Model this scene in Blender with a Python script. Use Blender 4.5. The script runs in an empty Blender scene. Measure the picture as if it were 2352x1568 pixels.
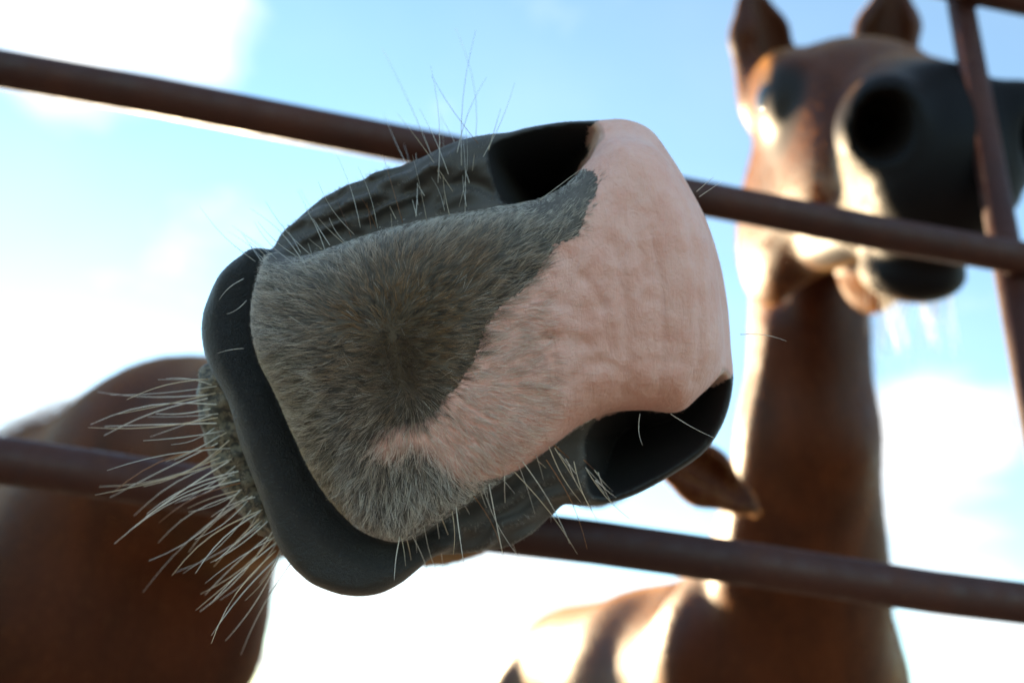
import bpy, math, random
import numpy as np
from mathutils import Vector, Matrix

rng = np.random.default_rng(7)
random.seed(7)
scn = bpy.context.scene
col = scn.collection
rad = math.radians

# ------------------------------------------------------------------ camera
# measurements are noted in pixels of a 2352 x 1568 view of the photograph
VW, VH, FOC = 2352.0, 1568.0, 1898.0
PITCH, ROLL, CAM_H = rad(25.3), rad(6.3), 0.85
Fw = np.array([0, math.cos(PITCH), math.sin(PITCH)])
R0 = np.array([1.0, 0, 0]); U0 = np.array([0, -math.sin(PITCH), math.cos(PITCH)])
Rt = R0 * math.cos(ROLL) + U0 * math.sin(ROLL)
Up = -R0 * math.sin(ROLL) + U0 * math.cos(ROLL)
CAM = np.array([0.0, 0.0, CAM_H])
cam_data = bpy.data.cameras.new('camera')
cam = bpy.data.objects.new('camera', cam_data); col.objects.link(cam)
cam.matrix_world = Matrix(((Rt[0], Up[0], -Fw[0], CAM[0]), (Rt[1], Up[1], -Fw[1], CAM[1]),
                           (Rt[2], Up[2], -Fw[2], CAM[2]), (0, 0, 0, 1)))
cam_data.sensor_width = 22.3
cam_data.lens = 22.3 * FOC / VW
cam_data.clip_start, cam_data.clip_end = 0.02, 2000
cam_data.dof.use_dof = True
cam_data.dof.focus_distance = 0.262
cam_data.dof.aperture_fstop = 4.0
scn.camera = cam

# ------------------------------------------------------------------ sky and sun
SUN_AZ, SUN_EL = rad(-24), rad(13.5)            # azimuth from +Y (negative: to the left)
sdir = np.array([math.sin(SUN_AZ) * math.cos(SUN_EL), math.cos(SUN_AZ) * math.cos(SUN_EL), math.sin(SUN_EL)])
world = bpy.data.worlds.new('World'); scn.world = world; world.use_nodes = True
SKY_STRENGTH, SUN_STRENGTH, EXPOSURE = 0.050, 3.4, 2.82


def cam_dir(px, py):
    d = Rt * (px - VW / 2) / FOC - Up * (py - VH / 2) / FOC + Fw
    return d / np.linalg.norm(d)


class NT:
    """small helper for node trees"""
    def __init__(s, tree):
        s.t = tree; tree.nodes.clear()

    def n(s, kind, **kw):
        nd = s.t.nodes.new(kind)
        for k, v in kw.items():
            if k.startswith('_'):
                nd.inputs[int(k[1:])].default_value = v
            else:
                setattr(nd, k, v)
        return nd

    def put(s, sock, v):
        if isinstance(v, bpy.types.NodeSocket):
            s.t.links.new(v, sock)
        else:
            if isinstance(v, (tuple, list)) and len(v) == 3 and sock.type == 'RGBA':
                v = (*v, 1)
            sock.default_value = v

    def math(s, op, a, b=None, c=None, clamp=False):
        nd = s.n('ShaderNodeMath', operation=op, use_clamp=clamp)
        for i, v in enumerate((a, b, c)):
            if v is not None:
                s.put(nd.inputs[i], v)
        return nd.outputs[0]

    def vmath(s, op, a, b=None, out=0):
        nd = s.n('ShaderNodeVectorMath', operation=op)
        s.put(nd.inputs[0], a)
        if b is not None:
            s.put(nd.inputs[3 if op == 'SCALE' else 1], b)
        return nd.outputs[out]

    def mix(s, f, a, b):
        nd = s.n('ShaderNodeMix', data_type='RGBA')
        s.put(nd.inputs[0], f); s.put(nd.inputs[6], a); s.put(nd.inputs[7], b)
        return nd.outputs[2]

    def noise(s, vec, scale, detail=4, rough=.55, dist=0.0, dim='3D'):
        nd = s.n('ShaderNodeTexNoise', noise_dimensions=dim)
        if vec is not None:
            s.put(nd.inputs['Vector'], vec)
        s.put(nd.inputs['Scale'], scale); s.put(nd.inputs['Detail'], detail)
        s.put(nd.inputs['Roughness'], rough); s.put(nd.inputs['Distortion'], dist)
        return nd.outputs[0]

    def ramp(s, v, lo, hi, a=0.0, b=1.0, smooth=True):
        nd = s.n('ShaderNodeMapRange', interpolation_type='SMOOTHSTEP' if smooth else 'LINEAR')
        s.put(nd.inputs[0], v)
        for i, q in enumerate((lo, hi, a, b)):
            s.put(nd.inputs[i + 1], q)
        return nd.outputs[0]

    def attr(s, name, out='Fac'):
        return s.n('ShaderNodeAttribute', attribute_name=name).outputs[out]


w = NT(world.node_tree)
sky = w.n('ShaderNodeTexSky', sky_type='NISHITA', sun_disc=False, sun_elevation=SUN_EL, altitude=300.0,
          air_density=1.0, dust_density=0.05, ozone_density=1.0)
# sky node: rotation 0 puts the sun at +Y, growing rotation turns it towards +X
sky.sun_rotation = SUN_AZ
geo = w.n('ShaderNodeTexCoord').outputs['Generated']
sep = w.n('ShaderNodeSeparateXYZ'); w.put(sep.inputs[0], geo)
zz = w.math('ADD', w.math('MAXIMUM', sep.outputs[2], 0.0), 0.22)
flat = w.n('ShaderNodeCombineXYZ')
w.put(flat.inputs[0], w.math('DIVIDE', sep.outputs[0], zz)); w.put(flat.inputs[1], w.math('DIVIDE', sep.outputs[1], zz))
n1 = w.noise(flat.outputs[0], 2.1, 7, .56, .25)
dens = w.math('MULTIPLY', w.math('SUBTRACT', n1, 0.5), 1.45)
# cumulus banks standing in this part of the sky (direction, half-angle in degrees, weight)
for (px, py, ha, wt) in ((250, -40, 7.0, .46), (520, 60, 3.8, .24), (60, 60, 4.5, .2), (900, 1500, 11, .44), (1250, 1540, 9, .34),
                         (2080, 1130, 6.5, .46), (2330, 1540, 5.0, .36), (2230, 930, 3.5, .16), (10, 910, 3.8, .40),
                         (160, 225, 2.6, .16)):
    c = cam_dir(px, py)
    dt = w.vmath('DOT_PRODUCT', geo, tuple(c), out=1)
    g = w.ramp(dt, math.cos(rad(ha * 1.35)), math.cos(rad(ha * .2)), 0.0, wt)
    dens = w.math('ADD', dens, g)
cm = w.ramp(dens, 0.0, 0.62)
veil = w.math('MULTIPLY', w.ramp(w.noise(flat.outputs[0], .8, 5, .5, .3), .25, .8, .0, .30), w.ramp(w.vmath('DOT_PRODUCT', geo, tuple(sdir), out=1), .0, .95, .9, .6))
cm = w.math('MAXIMUM', cm, veil)
sunny = w.ramp(w.vmath('DOT_PRODUCT', geo, tuple(sdir), out=1), 0.1, 1.0, 0.95, 1.15)
cloud_col = w.vmath('SCALE', (4.2, 4.3, 4.35), sunny)
skymix = w.mix(cm, w.vmath('MULTIPLY', sky.outputs[0], (.95, 1.17, 1.19)), cloud_col)
bg = w.n('ShaderNodeBackground'); w.put(bg.inputs[0], skymix); bg.inputs[1].default_value = SKY_STRENGTH
wo = w.n('ShaderNodeOutputWorld'); w.t.links.new(bg.outputs[0], wo.inputs[0])

sun_data = bpy.data.lights.new('sun', 'SUN'); sun_data.energy = SUN_STRENGTH; sun_data.angle = rad(0.53)
sun_data.color = (1.0, 0.76, 0.47)
sun = bpy.data.objects.new('sun', sun_data); col.objects.link(sun)
sun.rotation_euler = Vector(tuple(sdir)).to_track_quat('Z', 'Y').to_euler()
sun.location = (-6, 5, 6)

scn.view_settings.view_transform = 'Standard'; scn.view_settings.look = 'None'
scn.view_settings.exposure = EXPOSURE; scn.view_settings.gamma = 1.0
scn.view_settings.use_curve_mapping = False
scn.cycles.use_denoising = True
scn.cycles.max_bounces = 8
scn.cycles.sample_clamp_indirect = 6.0
scn.cycles_curves.shape = 'RIBBONS'


# ------------------------------------------------------------------ space helpers
def P(px, py, dep):
    """view measurement + distance -> (right, up, depth) in metres"""
    return np.array([(px - VW / 2) / FOC * dep, -(py - VH / 2) / FOC * dep, dep])


def to_world(c):
    c = np.asarray(c, float)
    return CAM + c[..., 0:1] * Rt + c[..., 1:2] * Up + c[..., 2:3] * Fw


def to_local(p):
    q = np.asarray(p, float) - CAM
    return np.stack([q @ Rt, q @ Up, q @ Fw], -1)


def tag(o, label=None, cat=None, group=None, kind=None):
    for k, v in (('label', label), ('category', cat), ('group', group), ('kind', kind)):
        if v:
            o[k] = v
    return o


def link(name, data, parent=None):
    o = bpy.data.objects.new(name, data); col.objects.link(o)
    if parent is not None:
        o.parent = parent
        o.matrix_parent_inverse = Matrix.Translation(-Vector(parent.location))
    return o


def mesh_from(name, v, f, mat=None, smooth=True):
    me = bpy.data.meshes.new(name)
    me.from_pydata([tuple(x) for x in v], [], [tuple(x) for x in f])
    if mat:
        me.materials.append(mat)
    if smooth:
        me.polygons.foreach_set('use_smooth', [True] * len(me.polygons))
    me.update()
    return me


def new_mat(name):
    m = bpy.data.materials.new(name); m.use_nodes = True
    t = NT(m.node_tree)
    b = t.n('ShaderNodeBsdfPrincipled'); o = t.n('ShaderNodeOutputMaterial')
    t.t.links.new(b.outputs[0], o.inputs[0])
    return m, t, b


def bump(t, b, h, strength, dist):
    nd = t.n('ShaderNodeBump'); nd.inputs['Strength'].default_value = strength; nd.inputs['Distance'].default_value = dist
    t.put(nd.inputs['Height'], h); t.t.links.new(nd.outputs[0], b.inputs['Normal'])


# ------------------------------------------------------------------ implicit modelling
def graded(lo, hi, flo, fhi, fine, coarse, ratio=1.09, caps=()):
    """grid lines: fine between flo and fhi, widening outwards; caps: (from, to, widest step)"""
    cap = lambda x: min([coarse] + [m for (p, q, m) in caps if p <= x <= q])
    a = [*np.arange(flo, fhi + fine * .5, fine)]
    s = fine
    while a[-1] < hi:
        s = min(s * ratio, cap(a[-1])); a.append(a[-1] + s)
    s = fine; b = []
    c = flo
    while c > lo:
        s = min(s * ratio, cap(c)); c -= s; b.append(c)
    return np.array(b[::-1] + a, np.float32)


def smin(a, b, k):
    h = np.clip(.5 + .5 * (b - a) / k, 0, 1)
    return b + (a - b) * h - k * h * (1 - h)


def smax(a, b, k):
    return -smin(-a, -b, k)


class Field:
    def __init__(s, xs, ys, zs):
        s.ax = (xs, ys, zs)
        s.F = np.full((len(xs), len(ys), len(zs)), .25, np.float32)

    def block(s, lo, hi):
        sl = []
        for a, l, h in zip(s.ax, lo, hi):
            i = max(int(np.searchsorted(a, l)) - 2, 0); j = min(int(np.searchsorted(a, h)) + 2, len(a))
            if j - i < 2:
                return None
            sl.append(slice(i, j))
        return tuple(sl)

    def grid(s, b):
        return (s.ax[0][b[0]][:, None, None], s.ax[1][b[1]][None, :, None], s.ax[2][b[2]][None, None, :])

    def apply(s, fn, lo, hi, k, sub=False):
        b = s.block(lo, hi)
        if b is None:
            return
        d = fn(*s.grid(b)).astype(np.float32)
        s.F[b] = smax(s.F[b], -d, k) if sub else smin(s.F[b], d, k)

    def cone(s, a, b, ra, rb, k=.03, axis=None, squash=1.0, sub=False):
        """tapered capsule; cross-section multiplied by squash along axis"""
        a = np.asarray(a, np.float32); b = np.asarray(b, np.float32)
        m = max(ra, rb) * max(1, squash) + 2.0 * k + .02

        def fn(X, Y, Z):
            d = b - a; L = float(d @ d) + 1e-9
            t = np.clip(((X - a[0]) * d[0] + (Y - a[1]) * d[1] + (Z - a[2]) * d[2]) / L, 0, 1)
            ux, uy, uz = X - a[0] - d[0] * t, Y - a[1] - d[1] * t, Z - a[2] - d[2] * t
            if axis is None:
                q = np.sqrt(ux * ux + uy * uy + uz * uz)
            else:
                n = np.asarray(axis, np.float32); n = n / np.linalg.norm(n)
                c = ux * n[0] + uy * n[1] + uz * n[2]
                q = np.sqrt(np.maximum(ux * ux + uy * uy + uz * uz - c * c + (c / squash) ** 2, 0))
            return (q - (ra + (rb - ra) * t)) * (min(1, squash) if axis is not None else 1)
        s.apply(fn, np.minimum(a, b) - m, np.maximum(a, b) + m, k, sub)

    def ell(s, c, axes, radii, k=.03, sub=False):
        c = np.asarray(c, np.float32); M = np.asarray(axes, np.float32); r = np.asarray(radii, np.float32)
        ext = np.sqrt(((M * r[:, None]) ** 2).sum(0)) + 2.0 * k + .02

        def fn(X, Y, Z):
            x, y, z = X - c[0], Y - c[1], Z - c[2]
            q = 0; g = 0
            for i in range(3):
                l = (x * M[i, 0] + y * M[i, 1] + z * M[i, 2]) / r[i]
                q = q + l * l; g = g + (l / r[i]) ** 2
            k0 = np.sqrt(q); k1 = np.sqrt(g) + 1e-6
            return k0 * (k0 - 1) / k1
        s.apply(fn, c - ext, c + ext, k, sub)

    def nets(s):
        """surface nets: returns vertices (local coords) and quads"""
        F = s.F; xs, ys, zs = s.ax
        neg = F < 0
        cnt = np.zeros(tuple(n - 1 for n in F.shape), np.int8)
        cor = [(i, j, k) for i in (0, 1) for j in (0, 1) for k in (0, 1)]
        sh = cnt.shape
        for (i, j, k) in cor:
            cnt += neg[i:i + sh[0], j:j + sh[1], k:k + sh[2]]
        cell = np.argwhere((cnt > 0) & (cnt < 8))
        idx = np.full(sh, -1, np.int32); idx[tuple(cell.T)] = np.arange(len(cell))
        I, J, K = cell.T
        acc = np.zeros((len(cell), 3)); num = np.zeros(len(cell))
        for a in cor:
            for dax in range(3):
                if a[dax]:
                    continue
                b = list(a); b[dax] = 1
                va = F[I + a[0], J + a[1], K + a[2]]; vb = F[I + b[0], J + b[1], K + b[2]]
                m = (va < 0) != (vb < 0)
                t = np.where(m, va / np.where(m, va - vb, 1), 0)
                p = np.array(a, float)[None, :].repeat(len(cell), 0); p[:, dax] = t
                acc += p * m[:, None]; num += m
        p = acc / num[:, None]
        V = np.stack([ax[c] + (ax[c + 1] - ax[c]) * p[:, q] for q, (ax, c) in enumerate(zip((xs, ys, zs), (I, J, K)))], 1)
        quads = []
        for dax in range(3):
            o1, o2 = [(1, 2), (2, 0), (0, 1)][dax]
            sl_a = [slice(1, -1)] * 3; sl_b = [slice(1, -1)] * 3
            sl_a[dax] = slice(0, -1); sl_b[dax] = slice(1, None)
            A, B = neg[tuple(sl_a)], neg[tuple(sl_b)]
            e = np.argwhere(A != B)
            fl = A[tuple(e.T)]
            off = np.ones(3, int); off[dax] = 0
            e = e + off
            d1 = np.zeros(3, int); d1[o1] = 1; d2 = np.zeros(3, int); d2[o2] = 1
            q = [idx[tuple((e - w_).T)] for w_ in (0 * d1, d1, d1 + d2, d2)]
            q = np.stack(q, 1)
            q[~fl] = q[~fl][:, ::-1]
            quads.append(q)
        Q = np.concatenate(quads)
        Q = Q[(Q >= 0).all(1)]
        return V, Q


def relax(V, Q, n, lam=.5, mask=None):
    E = np.concatenate([Q[:, [0, 1]], Q[:, [1, 2]], Q[:, [2, 3]], Q[:, [3, 0]]])
    E = np.concatenate([E, E[:, ::-1]])
    deg = np.bincount(E[:, 0], minlength=len(V)).astype(float)[:, None]; deg[deg == 0] = 1
    for it in range(n):
        for l in (lam, -lam * 1.03):
            S = np.stack([np.bincount(E[:, 0], V[E[:, 1], q], minlength=len(V)) for q in range(3)], 1) / deg
            d = (S - V) * l
            V = V + (d if mask is None else d * mask[:, None])
    return V


def poly(pts, closed=True, sub=6):
    """smooth closed outline through the measured points"""
    p = np.array(pts, float); n = len(p); out = []
    for i in range(n if closed else n - 1):
        if closed:
            a, b, c, d = p[i - 1], p[i], p[(i + 1) % n], p[(i + 2) % n]
        else:
            a, b, c, d = p[max(i - 1, 0)], p[i], p[i + 1], p[min(i + 2, n - 1)]
        for t in np.arange(sub) / sub:
            out.append(.5 * ((2 * b) + (c - a) * t + (2 * a - 5 * b + 4 * c - d) * t * t + (3 * b - a - 3 * c + d) * t ** 3))
    if not closed:
        out.append(p[-1])
    return np.array(out)


def seg_dist(q, pl, closed):
    """distance of points q (n,2) to a polyline, in float32 to keep it quick"""
    q = q.astype(np.float32); best = np.full(len(q), 1e12, np.float32)
    n = len(pl)
    for i in range(n if closed else n - 1):
        a = pl[i].astype(np.float32); d = (pl[(i + 1) % n] - pl[i]).astype(np.float32)
        L = float(d @ d) + 1e-9
        t = np.clip(((q[:, 0] - a[0]) * d[0] + (q[:, 1] - a[1]) * d[1]) / L, 0, 1)
        best = np.minimum(best, (q[:, 0] - a[0] - t * d[0]) ** 2 + (q[:, 1] - a[1] - t * d[1]) ** 2)
    return np.sqrt(best)


def sd_poly(q, pl):
    d = seg_dist(q, pl, True)
    ins = np.zeros(len(q), bool)
    n = len(pl)
    for i in range(n):
        a, b = pl[i], pl[(i + 1) % n]
        if a[1] == b[1]:
            continue
        c = ((a[1] > q[:, 1]) != (b[1] > q[:, 1])) & (q[:, 0] < (b[0] - a[0]) * (q[:, 1] - a[1]) / (b[1] - a[1]) + a[0])
        ins ^= c
    return np.where(ins, -d, d)


def vnoise(q, scale, seed):
    """smooth 2-D value noise in [-1, 1]"""
    r = np.random.default_rng(seed); T = r.uniform(-1, 1, (64, 64))
    u = q / scale; i = np.floor(u).astype(int); f = u - i; f = f * f * (3 - 2 * f)
    g = lambda a, b: T[(i[:, 0] + a) % 64, (i[:, 1] + b) % 64]
    return (g(0, 0) * (1 - f[:, 0]) + g(1, 0) * f[:, 0]) * (1 - f[:, 1]) + (g(0, 1) * (1 - f[:, 0]) + g(1, 1) * f[:, 0]) * f[:, 1]


# ------------------------------------------------------------------ ground
def ground_material():
    m, t, b = new_mat('dry_paddock_dirt')
    co = t.n('ShaderNodeTexCoord').outputs['Object']
    a = t.noise(co, .6, 6, .6); c = t.noise(co, 14, 6, .65)
    c1 = t.mix(a, (.125, .100, .076), (.165, .138, .108))
    t.put(b.inputs['Base Color'], t.mix(t.math('MULTIPLY', c, .6), c1, (.10, .08, .06)))
    b.inputs['Roughness'].default_value = .95
    bump(t, b, c, .6, .02)
    return m


N = 60
r_ = np.concatenate([[0], np.geomspace(.6, 900, 40)])
vv = [(0, 0, 0)]; ff = []
for i, rr in enumerate(r_[1:]):
    for j in range(N):
        a = 2 * math.pi * j / N
        x, y = rr * math.cos(a), rr * math.sin(a) + 1.2
        vv.append((x, y, 0.012 * math.sin(x * 1.7 + 1) * math.cos(y * 1.3) if .8 < rr < 60 else 0))
for j in range(N):
    ff.append((0, 1 + j, 1 + (j + 1) % N))
for i in range(len(r_) - 2):
    for j in range(N):
        a, b_ = 1 + i * N + j, 1 + i * N + (j + 1) % N
        ff.append((a, a + N, b_ + N, b_))
vv[0] = (0, 1.2, 0)
g = link('ground', mesh_from('ground', vv, ff, ground_material()))
tag(g, 'dry sandy paddock dirt under the fence and the horses', 'ground', kind='structure')

# ------------------------------------------------------------------ pipe fence
def rust_material():
    m, t, b = new_mat('rusted_pipe_steel')
    co = t.n('ShaderNodeTexCoord').outputs['Object']
    a = t.noise(co, 9, 6, .65); c = t.noise(co, 70, 5, .7); e = t.noise(co, 260, 3, .6)
    base = t.mix(t.ramp(a, .35, .7), (.036, .0100, .0074), (.066, .0180, .0100))
    base = t.mix(t.ramp(c, .55, .75, 0, .75), base, (.095, .036, .018))
    base = t.mix(t.ramp(t.noise(co, 26, 5, .7), .62, .72, 0, .6), base, (.026, .018, .022))
    t.put(b.inputs['Base Color'], base)
    b.inputs['Metallic'].default_value = .0
    t.put(b.inputs['Roughness'], t.ramp(c, .3, .7, .48, .75))
    b.inputs['Specular IOR Level'].default_value = .35
    bump(t, b, t.math('ADD', c, t.math('MULTIPLY', e, .5)), .5, .0012)
    return m


RUST = rust_material()
FD, FA, PIPE = 0.53, rad(6.8), 0.0143
FX = np.array([math.cos(FA), math.sin(FA), 0])
FO = np.array([0, FD, 0])
RAIL_H = [CAM_H + .1167 + h for h in (-.60, -.30, 0, .2864, .603)]


def tube(a, b, r, n=20, cap=True, segs=1, wob=0.0):
    a, b = np.array(a, float), np.array(b, float)
    d = (b - a) / np.linalg.norm(b - a)
    u = np.cross(d, (0, 0, 1.0) if abs(d[2]) < .9 else (0, 1.0, 0)); u /= np.linalg.norm(u)
    v = np.cross(d, u)
    V, F = [], []
    for s in range(segs + 1):
        c = a + (b - a) * s / segs
        if 0 < s < segs:
            c = c + np.array([0, 0, wob * math.sin(s * 1.9)])
        for i in range(n):
            t = 2 * math.pi * i / n
            V.append(c + r * (math.cos(t) * u + math.sin(t) * v))
    for s in range(segs):
        for i in range(n):
            j = (i + 1) % n
            F.append((s * n + i, s * n + j, s * n + n + j, s * n + n + i))
    if cap:
        F.append(tuple(range(n))[::-1]); F.append(tuple(segs * n + i for i in range(n)))
    return V, F


fence = bpy.data.objects.new('pipe_fence', None); col.objects.link(fence)
fence.location = Vector(tuple(FO))
tag(fence, 'rusty brown welded steel pipe fence with round rails in front of the horses', 'fence')
POST_X = [-1.85, .4257, 2.70]
for h in RAIL_H:
    a, b = FO + FX * (POST_X[0] - .1), FO + FX * (POST_X[2] + .1)
    V, F = tube((a[0], a[1], h), (b[0], b[1], h), PIPE, 24, segs=40, wob=.0012)
    o = link('rail', mesh_from('rail', V, F, RUST), fence)
for x in POST_X:
    c = FO + FX * x + np.array([-FX[1], FX[0], 0]) * .019
    V, F = tube((c[0], c[1], -.2), (c[0], c[1], RAIL_H[-1] + .03), PIPE * .86, 20)
    post = link('post', mesh_from('post', V, F, RUST), fence)
    for h in RAIL_H:           # weld bead where each rail meets the post
        q = FO + FX * x + np.array([-FX[1], FX[0], 0]) * .0095
        V, F = [], []
        for i in range(16):
            t = 2 * math.pi * i / 16
            for j in range(6):
                s = 2 * math.pi * j / 6
                R_ = .0125 + .0025 * math.cos(s) + .0009 * math.sin(5 * t)
                p = q + FX * R_ * math.cos(t) + np.array([0, 0, h]) + np.array([0, 0, 1.0]) * R_ * math.sin(t) + np.array([-FX[1], FX[0], 0]) * .003 * math.sin(s)
                V.append(p)
        for i in range(16):
            for j in range(6):
                F.append((i * 6 + j, ((i + 1) % 16) * 6 + j, ((i + 1) % 16) * 6 + (j + 1) % 6, i * 6 + (j + 1) % 6))
        link('weld_bead', mesh_from('weld_bead', V, F, RUST), post)


# ------------------------------------------------------------------ horses: shared pieces
def wl(*p):
    return to_local(np.array(p, float))


def body(fld, chest, back, size=1.0, k=.05):
    """trunk and legs. chest: world point low between the shoulders' front; back: unit heading from chest to rump"""
    c = np.array(chest, float); b = np.array([back[0], back[1], 0.0]); b /= np.linalg.norm(b)
    s = np.array([-b[1], b[0], 0.0]); zc = c[2]
    up = np.array([0, 0, 1.0])
    L = lambda f, l, z: wl(*(c * np.array([1, 1, 0]) + b * f * size + s * l * size + up * z))
    sv = (Rt @ s, Up @ s, Fw @ s)
    bv = (Rt @ b, Up @ b, Fw @ b)
    uv = (Rt @ up, Up @ up, Fw @ up)
    # rib cage, loin, croup
    fld.cone(L(.10, 0, zc + .02), L(.62, 0, zc + .03), .235 * size, .285 * size, k, sv, .86)
    fld.cone(L(.62, 0, zc + .03), L(1.18, 0, zc + .09), .285 * size, .25 * size, k, sv, .92)
    fld.ell(L(1.28, 0, zc + .07), (bv, sv, uv), (.26 * size, .25 * size, .25 * size), k)
    fld.cone(L(.36, 0, zc + .25), L(.62, 0, zc + .22), .075, .06, k * 1.4)          # withers
    for sd in (-1, 1):
        # shoulder, foreleg
        fld.ell(L(.14, sd * .135, zc + .02), (bv, sv, uv), (.15 * size, .085 * size, .25 * size), k)
        fld.cone(L(.16, sd * .14, zc - .12), L(.20, sd * .135, zc - .33), .085, .058, k * .7)
        fld.cone(L(.20, sd * .135, zc - .33), L(.20, sd * .13, .44), .058, .04, .03)
        fld.cone(L(.20, sd * .13, .44), L(.21, sd * .13, .40), .043, .038, .02)
        fld.cone(L(.21, sd * .13, .40), L(.21, sd * .13, .16), .028, .027, .02)
        fld.cone(L(.21, sd * .13, .16), L(.18, sd * .13, .075), .034, .032, .02)
        fld.cone(L(.175, sd * .13, .07), L(.15, sd * .13, .035), .042, .050, .012)
        # hind leg
        fld.cone(L(1.30, sd * .13, zc + .0), L(1.22, sd * .15, zc - .27), .16, .095, k)
        fld.cone(L(1.22, sd * .15, zc - .27), L(1.44, sd * .14, .50), .085, .043, k * .6)
        fld.cone(L(1.44, sd * .14, .50), L(1.40, sd * .14, .17), .040, .029, .02)
        fld.cone(L(1.40, sd * .14, .17), L(1.36, sd * .14, .075), .035, .032, .02)
        fld.cone(L(1.355, sd * .14, .07), L(1.33, sd * .14, .035), .043, .050, .012)
    return L, (bv, sv, uv)


def finish_horse(name, fld, mat, ground_xy, attrs, flat_feet=True):
    V, Q = fld.nets()
    return V, Q


def add_attr(me, name, data, kind='FLOAT'):
    a = me.attributes.new(name, kind, 'POINT')
    if kind == 'FLOAT':
        a.data.foreach_set('value', np.asarray(data, np.float32).ravel())
    elif kind == 'FLOAT_COLOR':
        a.data.foreach_set('color', np.asarray(data, np.float32).ravel())
    else:
        a.data.foreach_set('vector', np.asarray(data, np.float32).ravel())


def big_mesh(name, Vw, Q, mat):
    me = bpy.data.meshes.new(name)
    me.vertices.add(len(Vw)); me.vertices.foreach_set('co', Vw.astype(np.float32).ravel())
    me.loops.add(len(Q) * 4); me.loops.foreach_set('vertex_index', Q.astype(np.int32).ravel())
    me.polygons.add(len(Q)); me.polygons.foreach_set('loop_start', np.arange(0, len(Q) * 4, 4, dtype=np.int32))
    me.polygons.foreach_set('use_smooth', np.ones(len(Q), bool))
    me.update(calc_edges=True); me.validate()
    me.materials.append(mat)
    return me


def hair_object(name, roots, pts, radius, colors, mat, parent):
    """pts: (n, k, 3) world points; one curves object"""
    n, k, _ = pts.shape
    hc = bpy.data.hair_curves.new(name)
    hc.add_curves([k] * n)
    off = np.array(parent.location) if parent is not None else 0
    hc.attributes['position'].data.foreach_set('vector', (pts - off).astype(np.float32).ravel())
    ra = hc.attributes.get('radius') or hc.attributes.new('radius', 'FLOAT', 'POINT')
    ra.data.foreach_set('value', radius.astype(np.float32).ravel())
    ca = hc.attributes.new('hair_tint', 'FLOAT_COLOR', 'POINT')
    cc = np.ones((n, k, 4), np.float32); cc[..., :3] = colors
    ca.data.foreach_set('color', cc.ravel())
    hc.materials.append(mat)
    o = bpy.data.objects.new(name, hc); col.objects.link(o)
    if parent is not None:
        o.parent = parent
    tag(o, kind='stuff')
    return o


def hair_material(name, rough=.45, trans=.25, spec=.4):
    m = bpy.data.materials.new(name); m.use_nodes = True
    t = NT(m.node_tree)
    c = t.attr('hair_tint', 'Color')
    b = t.n('ShaderNodeBsdfPrincipled'); t.put(b.inputs['Base Color'], c)
    b.inputs['Roughness'].default_value = rough; b.inputs['Specular IOR Level'].default_value = spec
    tr = t.n('ShaderNodeBsdfTranslucent'); t.put(tr.inputs[0], c)
    mx = t.n('ShaderNodeMixShader'); mx.inputs[0].default_value = trans
    t.t.links.new(b.outputs[0], mx.inputs[1]); t.t.links.new(tr.outputs[0], mx.inputs[2])
    o = t.n('ShaderNodeOutputMaterial'); t.t.links.new(mx.outputs[0], o.inputs[0])
    return m


FUR = hair_material('short_coat_hair', .5, .18)
WHISK = hair_material('whisker_hair', .3, .35)


def whisker_mesh(name, pts, r0, mat, tint):
    """tapered five-sided strand"""
    n = len(pts); V = []; F = []
    for i, p in enumerate(pts):
        d = pts[min(i + 1, n - 1)] - pts[max(i - 1, 0)]; d = d / np.linalg.norm(d)
        u = np.cross(d, (.3, .2, .9)); u /= np.linalg.norm(u); v = np.cross(d, u)
        r = r0 * (1 - .62 * (i / (n - 1)) ** 1.3)
        for j in range(5):
            t = 2 * math.pi * j / 5
            V.append(p + r * (math.cos(t) * u + math.sin(t) * v))
    for i in range(n - 1):
        for j in range(5):
            F.append((i * 5 + j, i * 5 + (j + 1) % 5, i * 5 + 5 + (j + 1) % 5, i * 5 + 5 + j))
    F.append((4, 3, 2, 1, 0)); F.append(tuple((n - 1) * 5 + j for j in range(5)))
    me = mesh_from(name, V, F, mat)
    add_attr(me, 'hair_tint', np.tile(np.array([*tint, 1.0]), (len(V), 1)), 'FLOAT_COLOR')
    return me


def eye_material():
    m, t, b = new_mat('dark_horse_eye')
    b.inputs['Base Color'].default_value = (.012, .007, .005, 1)
    b.inputs['Roughness'].default_value = .04
    b.inputs['Coat Weight'].default_value = 1.0; b.inputs['Coat Roughness'].default_value = .02
    return m


EYE = eye_material()


def ball(name, c_local, r, mat, parent, n=20):
    V, F = [], []
    c = to_world(np.array(c_local))
    for i in range(n + 1):
        th = math.pi * i / n
        for j in range(2 * n):
            ph = math.pi * j / n
            V.append(c + r * np.array([math.sin(th) * math.cos(ph), math.sin(th) * math.sin(ph), math.cos(th)]))
    for i in range(n):
        for j in range(2 * n):
            k2 = (j + 1) % (2 * n)
            F.append((i * 2 * n + j, (i + 1) * 2 * n + j, (i + 1) * 2 * n + k2, i * 2 * n + k2))
    return link(name, mesh_from(name, V, F, mat), parent)


def coat_material(name, melanin, redness):
    m = bpy.data.materials.new(name); m.use_nodes = True
    t = NT(m.node_tree)
    h = t.n('ShaderNodeBsdfHairPrincipled', model='CHIANG', parametrization='MELANIN')
    h.inputs['Melanin'].default_value = melanin; h.inputs['Melanin Redness'].default_value = redness
    h.inputs['Roughness'].default_value = .35; h.inputs['Radial Roughness'].default_value = .45
    h.inputs['Random Color'].default_value = .25
    o = t.n('ShaderNodeOutputMaterial'); t.t.links.new(h.outputs[0], o.inputs[0])
    return m


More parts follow.
